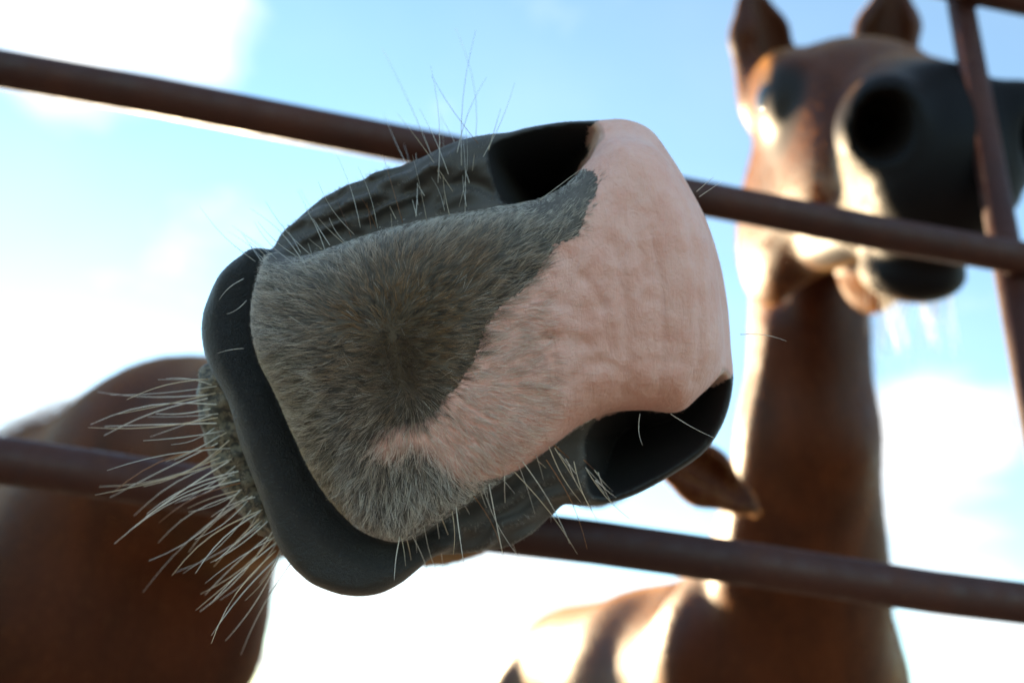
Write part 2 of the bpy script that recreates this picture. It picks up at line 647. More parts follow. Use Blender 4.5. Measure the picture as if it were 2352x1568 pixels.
def normals(V, Q):
    n = np.cross(V[Q[:, 2]] - V[Q[:, 0]], V[Q[:, 3]] - V[Q[:, 1]])
    out = np.zeros_like(V)
    for i in range(4):
        for q in range(3):
            out[:, q] += np.bincount(Q[:, i], n[:, q], minlength=len(V))
    return out / (np.linalg.norm(out, axis=1, keepdims=True) + 1e-12)


def coat_hair(name, W, Q, mask, n, length, flow, r, mat, parent, lift=(.15, .5), tint_=(.30, .115, .034)):
    N_ = normals(W, Q)
    T, wts = sample_faces(W, Q, mask, n)
    p = interp(W, T, wts); nn = interp(N_, T, wts); nn /= np.linalg.norm(nn, axis=1, keepdims=True) + 1e-9
    d = np.asarray(flow, float) + rng.normal(0, .22, p.shape)
    d = d - nn * np.einsum('ij,ij->i', d, nn)[:, None]; d /= np.linalg.norm(d, axis=1, keepdims=True) + 1e-9
    lf = rng.uniform(*lift, (n, 1)); ln = length * rng.uniform(.6, 1.2, (n, 1))
    pts = np.stack([p - nn * .0006 + (d * np.cos(lf * (1 - .4 * s)) + nn * np.sin(lf * (1 - .4 * s))) * ln * s for s in (0, .5, 1)], 1)
    return hair_object(name, None, pts, np.array([1, .8, .35])[None, :] * np.full((n, 1), r), np.array(tint_)[None, None, :] * rng.uniform(.6, 1.3, (n, 1, 1)) * np.ones((1, 3, 1)), mat, parent)


def sample_faces(V, Q, mask, n):
    q = Q[mask[Q].all(1)]
    T = np.concatenate([q[:, [0, 1, 2]], q[:, [0, 2, 3]]])
    a, b, c = V[T[:, 0]], V[T[:, 1]], V[T[:, 2]]
    ar = np.linalg.norm(np.cross(b - a, c - a), axis=1)
    i = rng.choice(len(T), n, p=ar / ar.sum())
    u, v = rng.random(n), rng.random(n); f = u + v > 1; u[f], v[f] = 1 - u[f], 1 - v[f]
    wts = np.stack([1 - u - v, u, v], 1)
    return T[i], wts


def interp(A, T, wts):
    return np.einsum('nk,nk...->n...', wts, A[T])


COAT_HAIR = hair_material('chestnut_coat_hair', .35, .62, .6)

# ------------------------------------------------------------------ horse with its muzzle through the rails
PAD = poly([(596, 572), (563, 650), (556, 740), (578, 830), (618, 905), (655, 990), (690, 1075), (735, 1155), (800, 1228),
            (870, 1262), (930, 1262), (1000, 1222), (1110, 1150), (1230, 1070), (1335, 992), (1400, 958), (1490, 950), (1572, 956),
            (1618, 925), (1660, 870), (1684, 800), (1676, 690), (1648, 540), (1590, 420), (1530, 330), (1470, 300),
            (1405, 302), (1362, 345), (1315, 398), (1262, 432), (1190, 452), (1120, 462), (1000, 482), (880, 512), (780, 545),
            (700, 572), (640, 580)])
SIDE = poly([(585, 640), (612, 560), (652, 505), (712, 458), (772, 424), (832, 405), (850, 390), (905, 378), (925, 372), (985, 350),
             (1060, 312), (1120, 298), (1165, 294), (1215, 282), (1290, 270), (1370, 266), (1440, 264), (1500, 288), (1545, 345),
             (1590, 418), (1632, 500), (1664, 600), (1682, 700), (1690, 800), (1695, 880), (1676, 965), (1630, 1040), (1560, 1092), (1470, 1142),
             (1400, 1164), (1350, 1168), (1300, 1164), (1270, 1190), (1215, 1238), (1150, 1268), (1080, 1278), (980, 1282), (880, 1262),
             (760, 1180), (670, 1000), (600, 820)])
LLIP = poly([(600, 566), (545, 588), (496, 645), (466, 735), (476, 825), (524, 920), (552, 1020), (580, 1100), (608, 1180), (640, 1268),
             (700, 1338), (775, 1372), (850, 1376), (915, 1350), (985, 1292), (1060, 1230), (1000, 1050), (900, 800), (750, 620)])
CHIN = poly([(470, 835), (453, 880), (456, 960), (478, 1050), (512, 1128), (560, 1190), (625, 1245), (760, 1300), (860, 1200), (760, 950), (620, 800)])
NOSU = poly([(1126, 388), (1126, 352), (1148, 324), (1205, 302), (1290, 284), (1360, 283), (1376, 300), (1376, 350), (1370, 420), (1330, 490),
             (1230, 520), (1165, 480), (1140, 432)])
NOSL = poly([(1352, 985), (1344, 1052), (1352, 1120), (1390, 1148), (1470, 1126), (1556, 1076), (1622, 1026), (1664, 955), (1682, 880),
             (1640, 850), (1560, 900), (1440, 905)])
PINK = poly([(1380, 240), (1372, 300), (1338, 350), (1346, 385), (1364, 402), (1367, 440), (1342, 490), (1322, 545), (1276, 572), (1250, 602),
             (1226, 642), (1185, 682), (1140, 722), (1112, 770), (1096, 822), (1066, 862), (1036, 905), (1004, 948), (960, 968), (905, 978),
             (868, 1012), (900, 1046), (965, 1024), (1010, 1056), (1066, 1098), (1140, 1100), (1205, 1082), (1275, 1030), (1338, 984), (1420, 968),
             (1500, 960), (1580, 966), (1636, 930), (1700, 888), (1760, 800), (1760, 480), (1560, 220)], sub=4)
D_PAD, D_SIDE, D_LIP, D_CHIN = .277, .2995, .2935, .3145
CREASE = [[(1395, 560), (1418, 640), (1428, 740), (1432, 850), (1426, 900)], [(1480, 540), (1500, 640), (1512, 780), (1506, 900)],
          [(1330, 640), (1372, 700), (1396, 800)], [(1560, 480), (1586, 620), (1596, 800), (1590, 880)], [(1440, 470), (1450, 560), (1470, 640)],
          [(1240, 690), (1320, 712), (1380, 700)], [(1215, 790), (1290, 770), (1350, 800)], [(1310, 860), (1360, 830), (1420, 850)]]
WHORL = np.array([938.0, 868.0])


def view_px(x, y, D):
    return np.stack([x / D * FOC + VW / 2, VH / 2 - y / D * FOC], -1)


def gs(q, cx, cy, s, s2=None, ang=0.0):
    dx, dy = q[..., 0] - cx, q[..., 1] - cy
    c, n = math.cos(ang), math.sin(ang)
    u, v = dx * c + dy * n, -dx * n + dy * c
    return np.exp(-(u / s) ** 2 - (v / (s2 or s)) ** 2)


def pad_front(q):
    z = .2755 - .0165 * gs(q, 860, 850, 320, 300) - .011 * gs(q, 1480, 620, 230, 330) - .003 * gs(q, 1180, 760, 260)
    z = z + .0012 * gs(q, 940, 875, 26, 60, .1)                       # dip of the whorl
    z = z + .0006 * vnoise(q, 46, 3) * gs(q, 1350, 760, 330) + .0005 * vnoise(q, 23, 5) * gs(q, 1280, 760, 300)
    for i, c in enumerate(CREASE):
        z = z + (.0009 if i < 4 else .0006) * np.exp(-(seg_dist(q, poly(c, False, 4), False) / 10) ** 2)
    return z


def side_front(q):
    z = .294 + .004 * gs(q, 640, 520, 160) + 0 * q[..., 0]
    z = z - .004 * gs(q, 1010, 372, 62, 110, -.5)                      # outer nostril wing, upper
    z = z - .003 * gs(q, 1330, 1130, 60, 90)
    along = (q[..., 0] - 600) * .42 + q[..., 1]                         # cheek folds run along the upper outline
    fold = np.sin((along + 14 * vnoise(q, 60, 11)) / 8.2) + .6 * np.sin((along * 1.7 + 20 * vnoise(q, 45, 12)) / 8.2)
    z = z + .0016 * fold * np.clip(gs(q, 830, 455, 230, 110, -.4) * 1.3, 0, 1)
    along2 = (q[..., 0] - 1200) * .62 + q[..., 1]
    fold2 = np.sin((along2 + 18 * vnoise(q, 50, 13)) / 9.5)
    z = z + .0016 * fold2 * np.clip(gs(q, 1170, 1190, 190, 90, -.55) * 1.3, 0, 1)
    z = z + .0035 * np.exp(-(seg_dist(q, poly([(960, 470), (1010, 432), (1080, 425), (1130, 446)], False), False) / 16) ** 2)
    return z


def lip_front(q):
    z = .2865 - .003 * gs(q, 560, 850, 140, 300, -.35) + .003 * gs(q, 850, 1300, 200) + .0003 * vnoise(q, 30, 21)
    dent = np.clip(-sd_poly(q.reshape(-1, 2), poly(PAD[::3] + 0, True, 1)).reshape(q.shape[:-1]) + 46, 0, 60) / 60
    return z + .008 * dent ** 1.5                                       # falls away towards the mouth line


def chin_front(q):
    z = .302 + .0 * q[..., 0]
    a = q[..., 0] * .9 + q[..., 1] * -.42
    b_ = q[..., 0] * .42 + q[..., 1] * .9
    return z + .0009 * np.sin((a + 8 * vnoise(q, 40, 31)) / 6.5) + .0007 * np.sin((b_ + 10 * vnoise(q, 40, 32)) / 9.0)


def slab(sd, zt, Z, r1, r2, back):
    """rounded body: outline distance sd, front depth zt, edge radius r1 across and r2 in depth"""
    q1 = sd + r1; q2 = (zt - Z) * (r1 / r2) + r1
    d = np.sqrt(np.maximum(q1, 0) ** 2 + np.maximum(q2, 0) ** 2) + np.minimum(np.maximum(q1, q2), 0) - r1
    return np.maximum(d * min(1, r2 / r1), Z - back)


LAYER = {'side': (SIDE, D_SIDE, side_front, .012, .014, .43), 'pad': (PAD, D_PAD, pad_front, .016, .022, .40),
         'lip': (LLIP, D_LIP, lip_front, .0085, .011, .39), 'chin': (CHIN, D_CHIN, chin_front, .013, .017, .40)}


def layer_at(name, p):
    pl, D, fr, r1, r2, back = LAYER[name]
    q = view_px(p[:, 0], p[:, 1], D)
    return slab(sd_poly(q, pl) * D / FOC, fr(q), p[:, 2], r1, r2, back)


def build_near_horse():
    fx = graded(-2.05, .30, -.118, .084, .0011, .02, 1.12, [(.08, .26, .006)])
    fy = graded(-1.85, .42, -.098, .082, .0011, .02, 1.12, [(-.21, -.05, .006)])
    fz = graded(.235, 2.75, .2385, .318, .0011, .02, 1.12, [(.72, .84, .006)])
    f = Field(fx, fy, fz)
    # head behind the muzzle, jaw, poll, neck
    HL = np.array([.48, -.88, 0]); HL = HL / np.linalg.norm(HL)       # head's left-right axis (head is rolled over)
    ax = P(1430, 930, .76) - P(1080, 800, .36); ax = ax / np.linalg.norm(ax)
    HL = HL - ax * (HL @ ax); HL /= np.linalg.norm(HL)
    HU = np.cross(ax, HL); HU = HU if HU[0] > 0 else -HU
    f.cone(P(1100, 795, .37), P(1270, 860, .58), .064, .068, .02, HL, .9)
    f.cone(P(1270, 860, .58), P(1390, 890, .74), .072, .066, .03, HL, .95)
    f.cone(P(1020, 1075, .545), P(1150, 985, .66), .066, .068, .03, HL, .8)
    f.cone(P(900, 1010, .38), P(1020, 1075, .545), .040, .060, .03, HL, .9)
    for s in (-1, 1):
        f.ell(P(1290, 890, .585) + HL * s * .068, np.array([ax, HL, HU]), (.045, .02, .03), .02)
    f.cone(P(1380, 890, .76), P(900, 985, 1.05), .080, .120, .05)
    f.cone(P(900, 985, 1.05), P(430, 1085, 1.36), .120, .178, .06)
    f.cone(P(430, 1085, 1.36), P(30, 1290, 1.62), .178, .215, .06)
    chest = to_world(P(255, 1450, 1.42))
    f.cone(P(400, 1120, 1.38), P(270, 1420, 1.40), .17, .235, .08)
    back = np.array([-.80, .60])
    chest = chest + np.array([0, 0, .03])
    L, B = body(f, chest, back, 1.0, .06)
    f.ell(P(290, 1400, 1.36), B, (.17, .245, .25), .07)
    # ears
    def ear(base, tip, side, width):
        """leaf-shaped ear, hollow towards side"""
        base, tip, side = (np.asarray(q_, float) for q_ in (base, tip, side))
        side = side / np.linalg.norm(side); d = tip - base
        f.cone(base - d * .25, base + d * .42, width * .62, width, .012, side, .72)
        f.cone(base + d * .42, base + d * .8, width, width * .5, .006, side, .72)
        f.cone(base + d * .8, tip, width * .5, .0045, .004, side, .8)
        f.cone(base + d * .18 + side * width * .62, base + d * .8 + side * width * .35, width * .66, width * .26, .004, sub=True)
    ear(P(1520, 1030, .775), P(1742, 1176, .80), (.05, .45, -1), .030)
    ear(P(1430, 830, .80), P(1560, 735, .88), (.3, .6, -.7), .028)

    # the muzzle itself
    b = f.block((-.135, -.115, .23), (.105, .10, .44))
    X, Y, Z = f.grid(b)
    XX, YY = np.broadcast_arrays(X[:, :, 0], Y[:, :, 0])
    sub = f.F[b]

    def lay(name):
        pl, D, fr, r1, r2, back = LAYER[name]
        q = view_px(XX, YY, D)
        sd = sd_poly(q.reshape(-1, 2), pl).reshape(XX.shape) * D / FOC
        z = fr(q.reshape(-1, 2)).reshape(XX.shape) if name in ('lip',) else fr(q.reshape(-1, 2)).reshape(XX.shape)
        return slab(sd[:, :, None].astype(np.float32), z[:, :, None].astype(np.float32), Z, r1, r2, back)

    sub = smin(sub, lay('chin'), .004)
    side = lay('side')
    for pl, rim, slope in ((NOSU, .2965, 3.4), (NOSL, .2945, 2.4)):     # nostril hollows
        q = view_px(XX, YY, D_SIDE)
        sd = sd_poly(q.reshape(-1, 2), pl).reshape(XX.shape) * D_SIDE / FOC
        floor = rim + slope * np.clip(-sd, 0, .02) + .0008
        hole = np.maximum(sd[:, :, None] , (Z - floor[:, :, None]) * .6)
        side = smax(side, -hole.astype(np.float32), .0022)
    inner = sub
    sub = smin(inner, side, (.004 + .035 * np.clip((Z - .335) / .06, 0, 1)).astype(np.float32))
    sub = smin(sub, lay('lip'), .0018)
    qk = view_px(XX, YY, D_PAD)
    kk = (.0022 + .0075 * gs(qk, 1470, 290, 110) + .006 * gs(qk, 1670, 860, 80) + .004 * gs(qk, 1700, 600, 110, 260))[:, :, None].astype(np.float32)
    sub = smin(sub, lay('pad'), kk)
    f.F[b] = sub
    f.F[:, :, 0] = .1
    V, Q = f.nets()
    near = 1 - np.clip((V[:, 2] - .33) / .04, 0, 1)
    V = relax(V, Q, 2, .5)
    V = relax(V, Q, 4, .5, 1 - near)
    return V, Q, chest, back, (ax, HL, HU), L


VA, QA, chestA, backA, headA, LA = build_near_horse()


def oriented(V, Q):
    Vw = to_world(V); a, b, c, d = (Vw[Q[:, i]] for i in range(4))
    vol = (np.einsum('ij,ij->i', a, np.cross(b, c)) + np.einsum('ij,ij->i', a, np.cross(c, d))).sum()
    return Q if vol > 0 else Q[:, ::-1]


QA = oriented(VA, QA)
WA = to_world(VA)
NA = normals(WA, QA)                                  # world normals
NAl = np.stack([NA @ Rt, NA @ Up, NA @ Fw], 1)


def muzzle_attributes(V):
    n = len(V)
    near = V[:, 2] < .47
    p = V[near]
    out = {k: np.zeros(n) for k in ('lip', 'cav', 'chin', 'muz', 'pad')}
    pink = np.full(n, 3.0); brown = np.zeros(n)
    d = {k: layer_at(k, p) for k in LAYER}
    qs = view_px(p[:, 0], p[:, 1], D_SIDE); qp = view_px(p[:, 0], p[:, 1], D_PAD)
    out['lip'][near] = np.clip((np.minimum.reduce([d['pad'], d['side'], d['chin']]) - d['lip']) / .002 + .5, 0, 1)
    out['chin'][near] = np.clip((np.minimum.reduce([d['pad'], d['side'], d['lip']]) - d['chin']) / .002 + .5, 0, 1)
    onpad = np.clip((np.minimum.reduce([d['lip'], d['side'], d['chin']]) - d['pad']) / .002 + .5, 0, 1)
    out['pad'][near] = np.clip(1 - np.abs(d['pad']) / .003, 0, 1)
    cav = np.zeros(len(p))
    for pl in (NOSU, NOSL):
        s = sd_poly(qs, pl)
        cav = np.maximum(cav, np.clip(.5 - (s - 4) / 10, 0, 1) * (p[:, 2] > .2915))
    cav *= np.clip((d['pad']) / .0025 - .1, 0, 1)
    out['cav'][near] = cav
    pk = sd_poly(qp, PINK) / 100
    pk = pk + np.clip((p[:, 2] - .33) / .06, 0, 1) * 4.0
    pink[near] = pk
    out['muz'] = 1 - np.clip((V[:, 2] - .345) / .08, 0, 1)
    brown[near] = gs(qp, 960, 740, 190, 230, .3)
    soft = np.zeros(n); soft[near] = np.clip(1.3 * gs(qp, 930, 1020, 150, 90), 0, 1)
    out['pink'] = pink; out['brown'] = brown; out['soft'] = soft; sidem = np.zeros(n)
    sidem[near] = np.clip((np.minimum.reduce([d['pad'], d['lip'], d['chin']]) - d['side']) / .003 + .2, 0, 1); out['side'] = sidem
    px = np.zeros((n, 3)); px[:, 0] = V[:, 0] * 100; px[:, 1] = V[:, 1] * 100; px[:, 2] = V[:, 2] * 100
    out['muzzle_cm'] = px
    return out


ATA = muzzle_attributes(VA)


def near_horse_material():
    m, t, b = new_mat('chestnut_coat_with_pink_muzzle')
    v = t.attr('muzzle_cm', 'Vector')
    co = t.n('ShaderNodeTexCoord').outputs['Object']
    pink = t.attr('pink'); lip = t.attr('lip'); cav = t.attr('cav'); muz = t.attr('muz'); chin = t.attr('chin'); br = t.attr('brown')
    # coat
    mpc = t.n('ShaderNodeMapping'); mpc.inputs['Scale'].default_value = (1, 1, .25); t.put(mpc.inputs[0], co)
    c1 = t.ramp(t.noise(mpc.outputs[0], 9, 5, .6, .5), .3, .7)
    coat = t.mix(c1, (.034, .0068, .0014), (.072, .0155, .0034))
    # grey furred skin
    g1 = t.noise(v, 1.6, 5, .6); g2 = t.noise(v, 9, 5, .65)
    grey = t.mix(t.ramp(g1, .35, .65), (.075, .067, .061), (.115, .100, .088))
    grey = t.mix(t.ramp(g2, .45, .75, 0, .6), grey, (.028, .025, .026))
    grey = t.mix(t.math('MULTIPLY', br, 1.0), grey, (.062, .035, .013))
    # bare pink skin
    p1 = t.noise(v, .9, 5, .6); p2 = t.noise(v, 3.4, 5, .6); p3 = t.noise(v, 12, 4, .6)
    pk = t.mix(t.ramp(p1, .35, .65), (.67, .362, .302), (.705, .42, .365))
    pk = t.mix(t.ramp(p2, .52, .76, 0, .28), pk, (.55, .245, .195))
    pk = t.mix(t.ramp(p3, .55, .75, 0, .35), pk, (.63, .40, .345))
    # ragged edge of the pink mark
    e1 = t.noise(v, 5.5, 5, .7); e2 = t.noise(v, 2.0, 2, .5)
    soft = t.attr('soft')
    edge = t.math('ADD', pink, t.math('ADD', t.math('MULTIPLY', t.math('SUBTRACT', e1, .5), .34), t.math('MULTIPLY', t.math('SUBTRACT', e2, .5), .16)))
    pm = t.ramp(edge, t.math('MULTIPLY_ADD', soft, -.30, -.022), t.math('MULTIPLY_ADD', soft, .16, .022), 1, 0)
    # black leathery lip
    l1 = t.noise(v, 14, 5, .7)
    lc = t.mix(t.ramp(l1, .4, .75), (.0035, .0033, .0035), (.015, .0140, .0138))
    fleck = t.ramp(t.noise(v, 24, 2, .5), .70, .76, 0, .3)
    lc = t.mix(fleck, lc, (.09, .085, .075))
    cv = t.mix(t.noise(v, 3, 3), (.006, .006, .0068), (.013, .0125, .014))
    grey = t.mix(t.math('MULTIPLY', t.attr('side'), .75), grey, t.mix(g2, (.036, .034, .036), (.066, .060, .055)))
    base = t.mix(pm, grey, pk)
    base = t.mix(lip, base, lc)
    base = t.mix(chin, base, t.mix(t.ramp(t.noise(v, 5, 4), .4, .6), (.20, .165, .115), (.060, .052, .044)))
    pinkwing = t.math('MULTIPLY', pm, cav)
    base = t.mix(cav, base, t.mix(pinkwing, cv, (.60, .40, .33)))
    base = t.mix(muz, coat, base)
    t.put(b.inputs['Base Color'], base)
    rough = t.mix(lip, (.62,) * 3, (.42,) * 3)
    t.put(b.inputs['Roughness'], t.mix(cav, rough, (.55,) * 3))
    t.put(b.inputs['Specular IOR Level'], t.math('ADD', t.ramp(muz, 0, 1, .16, .35), t.math('MULTIPLY', lip, .25)))
    t.put(b.inputs['Subsurface Weight'], t.math('MULTIPLY', pm, t.math('MULTIPLY', muz, .22)))
    b.inputs['Subsurface Radius'].default_value = (1.0, .45, .3); b.inputs['Subsurface Scale'].default_value = .004
    t.put(b.inputs['Sheen Weight'], t.math('SUBTRACT', .40, t.math('MULTIPLY', muz, .26)))
    b.inputs['Sheen Roughness'].default_value = .3
    t.put(b.inputs['Sheen Tint'], t.mix(muz, (1.0, .52, .17), (.8, .78, .74)))
    # relief: folded pink skin, leathery lip pores
    mp = t.n('ShaderNodeMapping'); mp.inputs['Rotation'].default_value = (0, 0, rad(-8)); mp.inputs['Scale'].default_value = (1.6, .5, .8)
    t.put(mp.inputs[0], v)
    w1 = t.noise(mp.outputs[0], 1.7, 5, .6, .6); w2 = t.noise(v, 4.5, 4, .6, .4); w3 = t.noise(v, 34, 3, .6)
    h = t.math('ADD', t.math('MULTIPLY', w1, 1.0), t.math('ADD', t.math('MULTIPLY', w2, .45), t.math('MULTIPLY', w3, .05)))
    h = t.math('MULTIPLY', h, t.math('MULTIPLY', pm, .9))
    h = t.math('ADD', h, t.math('MULTIPLY', t.math('ADD', t.math('MULTIPLY', l1, .9), t.math('ADD', t.math('MULTIPLY', w3, .5), t.math('MULTIPLY', t.noise(v, 5.5, 5, .6, .8), 1.0))), lip))
    bump(t, b, h, .55, .0020)
    return m


COAT_A = near_horse_material()
baseA = np.array([chestA[0] + backA[0] * .7, chestA[1] + backA[1] * .7, 0.0])
meA = big_mesh('horse', WA - baseA, QA, COAT_A)
for k, d in ATA.items():
    add_attr(meA, k, d, 'FLOAT_VECTOR' if k == 'muzzle_cm' else 'FLOAT')
horseA = link('horse', meA); horseA.location = tuple(baseA)
tag(horseA, 'chestnut horse poking its grey and pink muzzle sideways through the pipe rails', 'horse')

ax_, HL_, HU_ = headA
for s in (-1, 1):
    ball('eye', P(1290, 890, .575) + HL_ * s * .066 + HU_ * .02, .02, EYE, horseA)


# ---- short coat hair on the muzzle
def grow(T, wts, dirl, lift, length, droop, seed=0, k=4, jit=.18):
    """hair points in world space; dirl: wanted flow in (right, up)"""
    p = interp(WA, T, wts); n = interp(NA, T, wts); n /= np.linalg.norm(n, axis=1, keepdims=True)
    d = dirl[:, :1] * Rt + dirl[:, 1:] * Up
    d = d + rng.normal(0, jit, d.shape)
    d = d - n * np.einsum('ij,ij->i', d, n)[:, None]
    d /= np.linalg.norm(d, axis=1, keepdims=True) + 1e-9
    pts = []
    for s in np.linspace(0, 1, k):
        ang = lift[:, None] * (1 - droop * s)
        pts.append(p - n * .0004 + (d * np.cos(ang) + n * np.sin(ang)) * (length[:, None] * s))
    return np.stack(pts, 1)


front = (VA[:, 2] < .345) & (NAl[:, 2] < .35) & (np.abs(VA[:, 0] + .015) < .125)
T, wts = sample_faces(VA, QA, front & (ATA['cav'] < .4) & (ATA['lip'] < .35), 170000)
loc = interp(VA, T, wts)
qp = view_px(loc[:, 0], loc[:, 1], D_PAD)
pk = interp(ATA['pink'], T, wts) + .10 * vnoise(qp, 14, 41) + .05 * vnoise(qp, 30, 42)
onpad = interp(ATA['pad'], T, wts) > .3
seg_a, seg_d = np.array([918.0, 760.0]), np.array([22.0, 118.0])        # hair parts along a short line and swirls at its end
tt = np.clip(((qp - seg_a) @ seg_d) / (seg_d @ seg_d), 0, 1)
wd = qp - (seg_a + tt[:, None] * seg_d); dist = np.linalg.norm(wd, axis=1)
rot = .45 * np.exp(-(np.linalg.norm(qp - WHORL, axis=1) / 90) ** 2)
wd = np.stack([wd[:, 0] * np.cos(rot) - wd[:, 1] * np.sin(rot), wd[:, 0] * np.sin(rot) + wd[:, 1] * np.cos(rot)], 1)
flow = np.stack([wd[:, 0], -wd[:, 1]], 1) / (dist[:, None] + 1e-6)
pinkz = pk < 0
edge_in = -sd_poly(qp, PAD)
# density
keep = np.ones(len(T))
keep[pinkz] = .10 + .80 * np.exp(-(np.maximum(dist[pinkz] - 150, 0) / 190) ** 2)
keep[~onpad] = .55
sel = rng.random(len(T)) < keep
T, wts, loc, qp, pk, onpad, dist, flow, pinkz, edge_in = (a[sel] for a in (T, wts, loc, qp, pk, onpad, dist, flow, pinkz, edge_in))
n = len(T)
ln = .0032 + .0046 * np.clip(dist / 220, .3, 1) * rng.uniform(.4, 1.15, n)
ln *= np.where(edge_in < 80, np.clip(.22 + .78 * edge_in / 80, .22, 1), 1)
far_pink = np.clip((dist - 280) / 180, 0, 1)
ln = np.where(pinkz, ln * (1 - .80 * far_pink), ln)
up_arm = gs(qp, 1300, 450, 130)                     # sleek dark point beside the nostril
ln *= 1 - .55 * up_arm
nfr = np.exp(-((np.abs(sd_poly(qp, PAD)) - 10) / 30) ** 2) * np.clip(gs(qp, 1260, 440, 150, 60, -.5) + gs(qp, 1450, 960, 150, 40), 0, 1) * (rng.random(n) < .5)
ln = np.where(nfr > .35, .0034, ln)
to_n = np.where((qp[:, 1] < 700)[:, None], np.array([-.35, .9]), np.array([.25, -.95]))
flow = np.where((nfr > .35)[:, None], to_n, flow)
ln[~onpad] = .0022 * rng.uniform(.6, 1.2, (~onpad).sum())
lift = rng.uniform(.16, .42, n) + .45 * np.exp(-(dist / 60) ** 2)
clump = vnoise(qp, 17, 51) * .35 + vnoise(qp, 9, 52) * .2
flow = flow + rng.normal(0, 1, flow.shape) * (.9 * np.exp(-(dist / 34) ** 2))[:, None]
flow = flow + np.stack([clump, -vnoise(qp, 15, 53) * .35], 1)
cell = np.floor((qp + np.stack([vnoise(qp, 23, 54), vnoise(qp, 23, 55)], 1) * 9) / 7.5).astype(int)
cid = (cell[:, 0] * 7919 + cell[:, 1] * 104729) % 100003
_, cid = np.unique(cid, return_inverse=True); nc = cid.max() + 1
crnd = rng.random(nc)[cid]; cdir = rng.normal(0, .20, (nc, 2))[cid]
pts = grow(T, wts, flow + cdir, lift, ln, .45, jit=.10)
cnt_ = np.bincount(cid, minlength=nc)[:, None]
cen = np.stack([np.bincount(cid, pts[:, 0, q], minlength=nc) for q in range(3)], 1) / cnt_
pull = (cen[cid] - pts[:, 0])                          # tips of a tuft lean together
pts = pts + pull[:, None, :] * (np.linspace(0, 1, 4) ** 1.3 * .62)[None, :, None]
rnd = np.clip(.45 * rng.random(n) + .55 * crnd, 0, 1); rnd = rnd.argsort().argsort() / n; bn = np.clip(1.15 * gs(qp, 950, 710, 230, 260, .3) + .2 * vnoise(qp, 40, 61), 0, 1)
tan = np.array([.60, .515, .44]); dark = np.array([.060, .055, .053]); brn = np.array([.33, .165, .060]); pale = np.array([.82, .78, .72])
lowz = np.clip((qp[:, 1] - 900) / 130, 0, 1) * np.clip((qp[:, 0] - 830) / 150, 0, 1)
mixc = np.where((rnd < .38)[:, None], dark, np.where((rnd < .86 - .30 * lowz)[:, None], tan, pale))
mixb = np.where((rnd < .42)[:, None], dark * np.array([.75, .6, .45]), np.where((rnd < .95)[:, None], brn, tan))
c = mixc * (1 - bn[:, None]) + mixb * bn[:, None]
lit_edge = np.maximum(np.clip(1.25 - edge_in / 60, 0, 1), .42 * np.clip(1 - (edge_in - 40) / 150, 0, 1))[:, None]  # pale lip-edge hairs; grazing skylight is painted into their colour
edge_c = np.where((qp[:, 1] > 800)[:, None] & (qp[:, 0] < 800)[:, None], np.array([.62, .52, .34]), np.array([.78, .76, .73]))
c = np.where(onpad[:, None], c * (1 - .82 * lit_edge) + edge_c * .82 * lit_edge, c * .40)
onchin = interp(ATA['chin'], T, wts) > .4
swirl = (np.exp(-(np.linalg.norm((qp - np.array([936., 830.])) * np.array([1.0, .6]), axis=1) / 62) ** 2) * .8)[:, None]
c = c * (1 - swirl) + np.array([.055, .032, .018]) * swirl
c = np.where(onchin[:, None], np.where((rnd < .35)[:, None], dark, np.array([.55, .46, .34])), c)
c = np.where(pinkz[:, None], np.where((rnd < .7)[:, None], np.array([.84, .70, .62]), np.array([.64, .43, .345])), c)
c = c * rng.uniform(.75, 1.2, (n, 1))
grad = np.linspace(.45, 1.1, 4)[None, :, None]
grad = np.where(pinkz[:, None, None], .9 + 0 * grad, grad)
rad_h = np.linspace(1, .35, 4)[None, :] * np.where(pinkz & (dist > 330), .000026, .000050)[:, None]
hair_object('muzzle_fur', None, pts, rad_h, c[:, None, :] * grad, FUR, horseA)

# ---- fine fuzz on the lower lip
T, wts = sample_faces(VA, QA, front & (ATA['lip'] > .6), 9000)
loc = interp(VA, T, wts); q = view_px(loc[:, 0], loc[:, 1], D_LIP)
fl = np.stack([-np.ones(len(T)), rng.normal(0, .5, len(T))], 1)
pts = grow(T, wts, fl, rng.uniform(.10, .35, len(T)), rng.uniform(.0012, .0028, len(T)), .4)
hair_object('lip_fuzz', None, pts, np.linspace(1, .3, 4)[None, :] * np.full((len(T), 1), .00004), np.array([.17, .16, .15])[None, None, :] * np.ones((len(T), 4, 1)), FUR, horseA)


# ---- whiskers, one strand each
def whisker(root, tip, sag, dep0, dep1, r, tint):
    a, b = np.array(root, float), np.array(tip, float)
    n_ = np.array([-(b - a)[1], (b - a)[0]])
    pts = []
    for s in np.linspace(0, 1, 7):
        q_ = a + (b - a) * s + n_ * sag * math.sin(math.pi * s * .9)
        pts.append(to_world(P(q_[0], q_[1], dep0 + (dep1 - dep0) * s)))
    link('whisker', whisker_mesh('whisker', np.array(pts), r, WHISK, tint), horseA)


PALE, SAND, RED = (.80, .76, .70), (.68, .57, .43), (.34, .15, .06)
ru = random.uniform


def tint():
    q_ = random.random()
    c_ = PALE if q_ < .6 else SAND if q_ < .9 else RED
    k_ = ru(.8, 1.15)
    return tuple(min(1, x * k_) for x in c_)


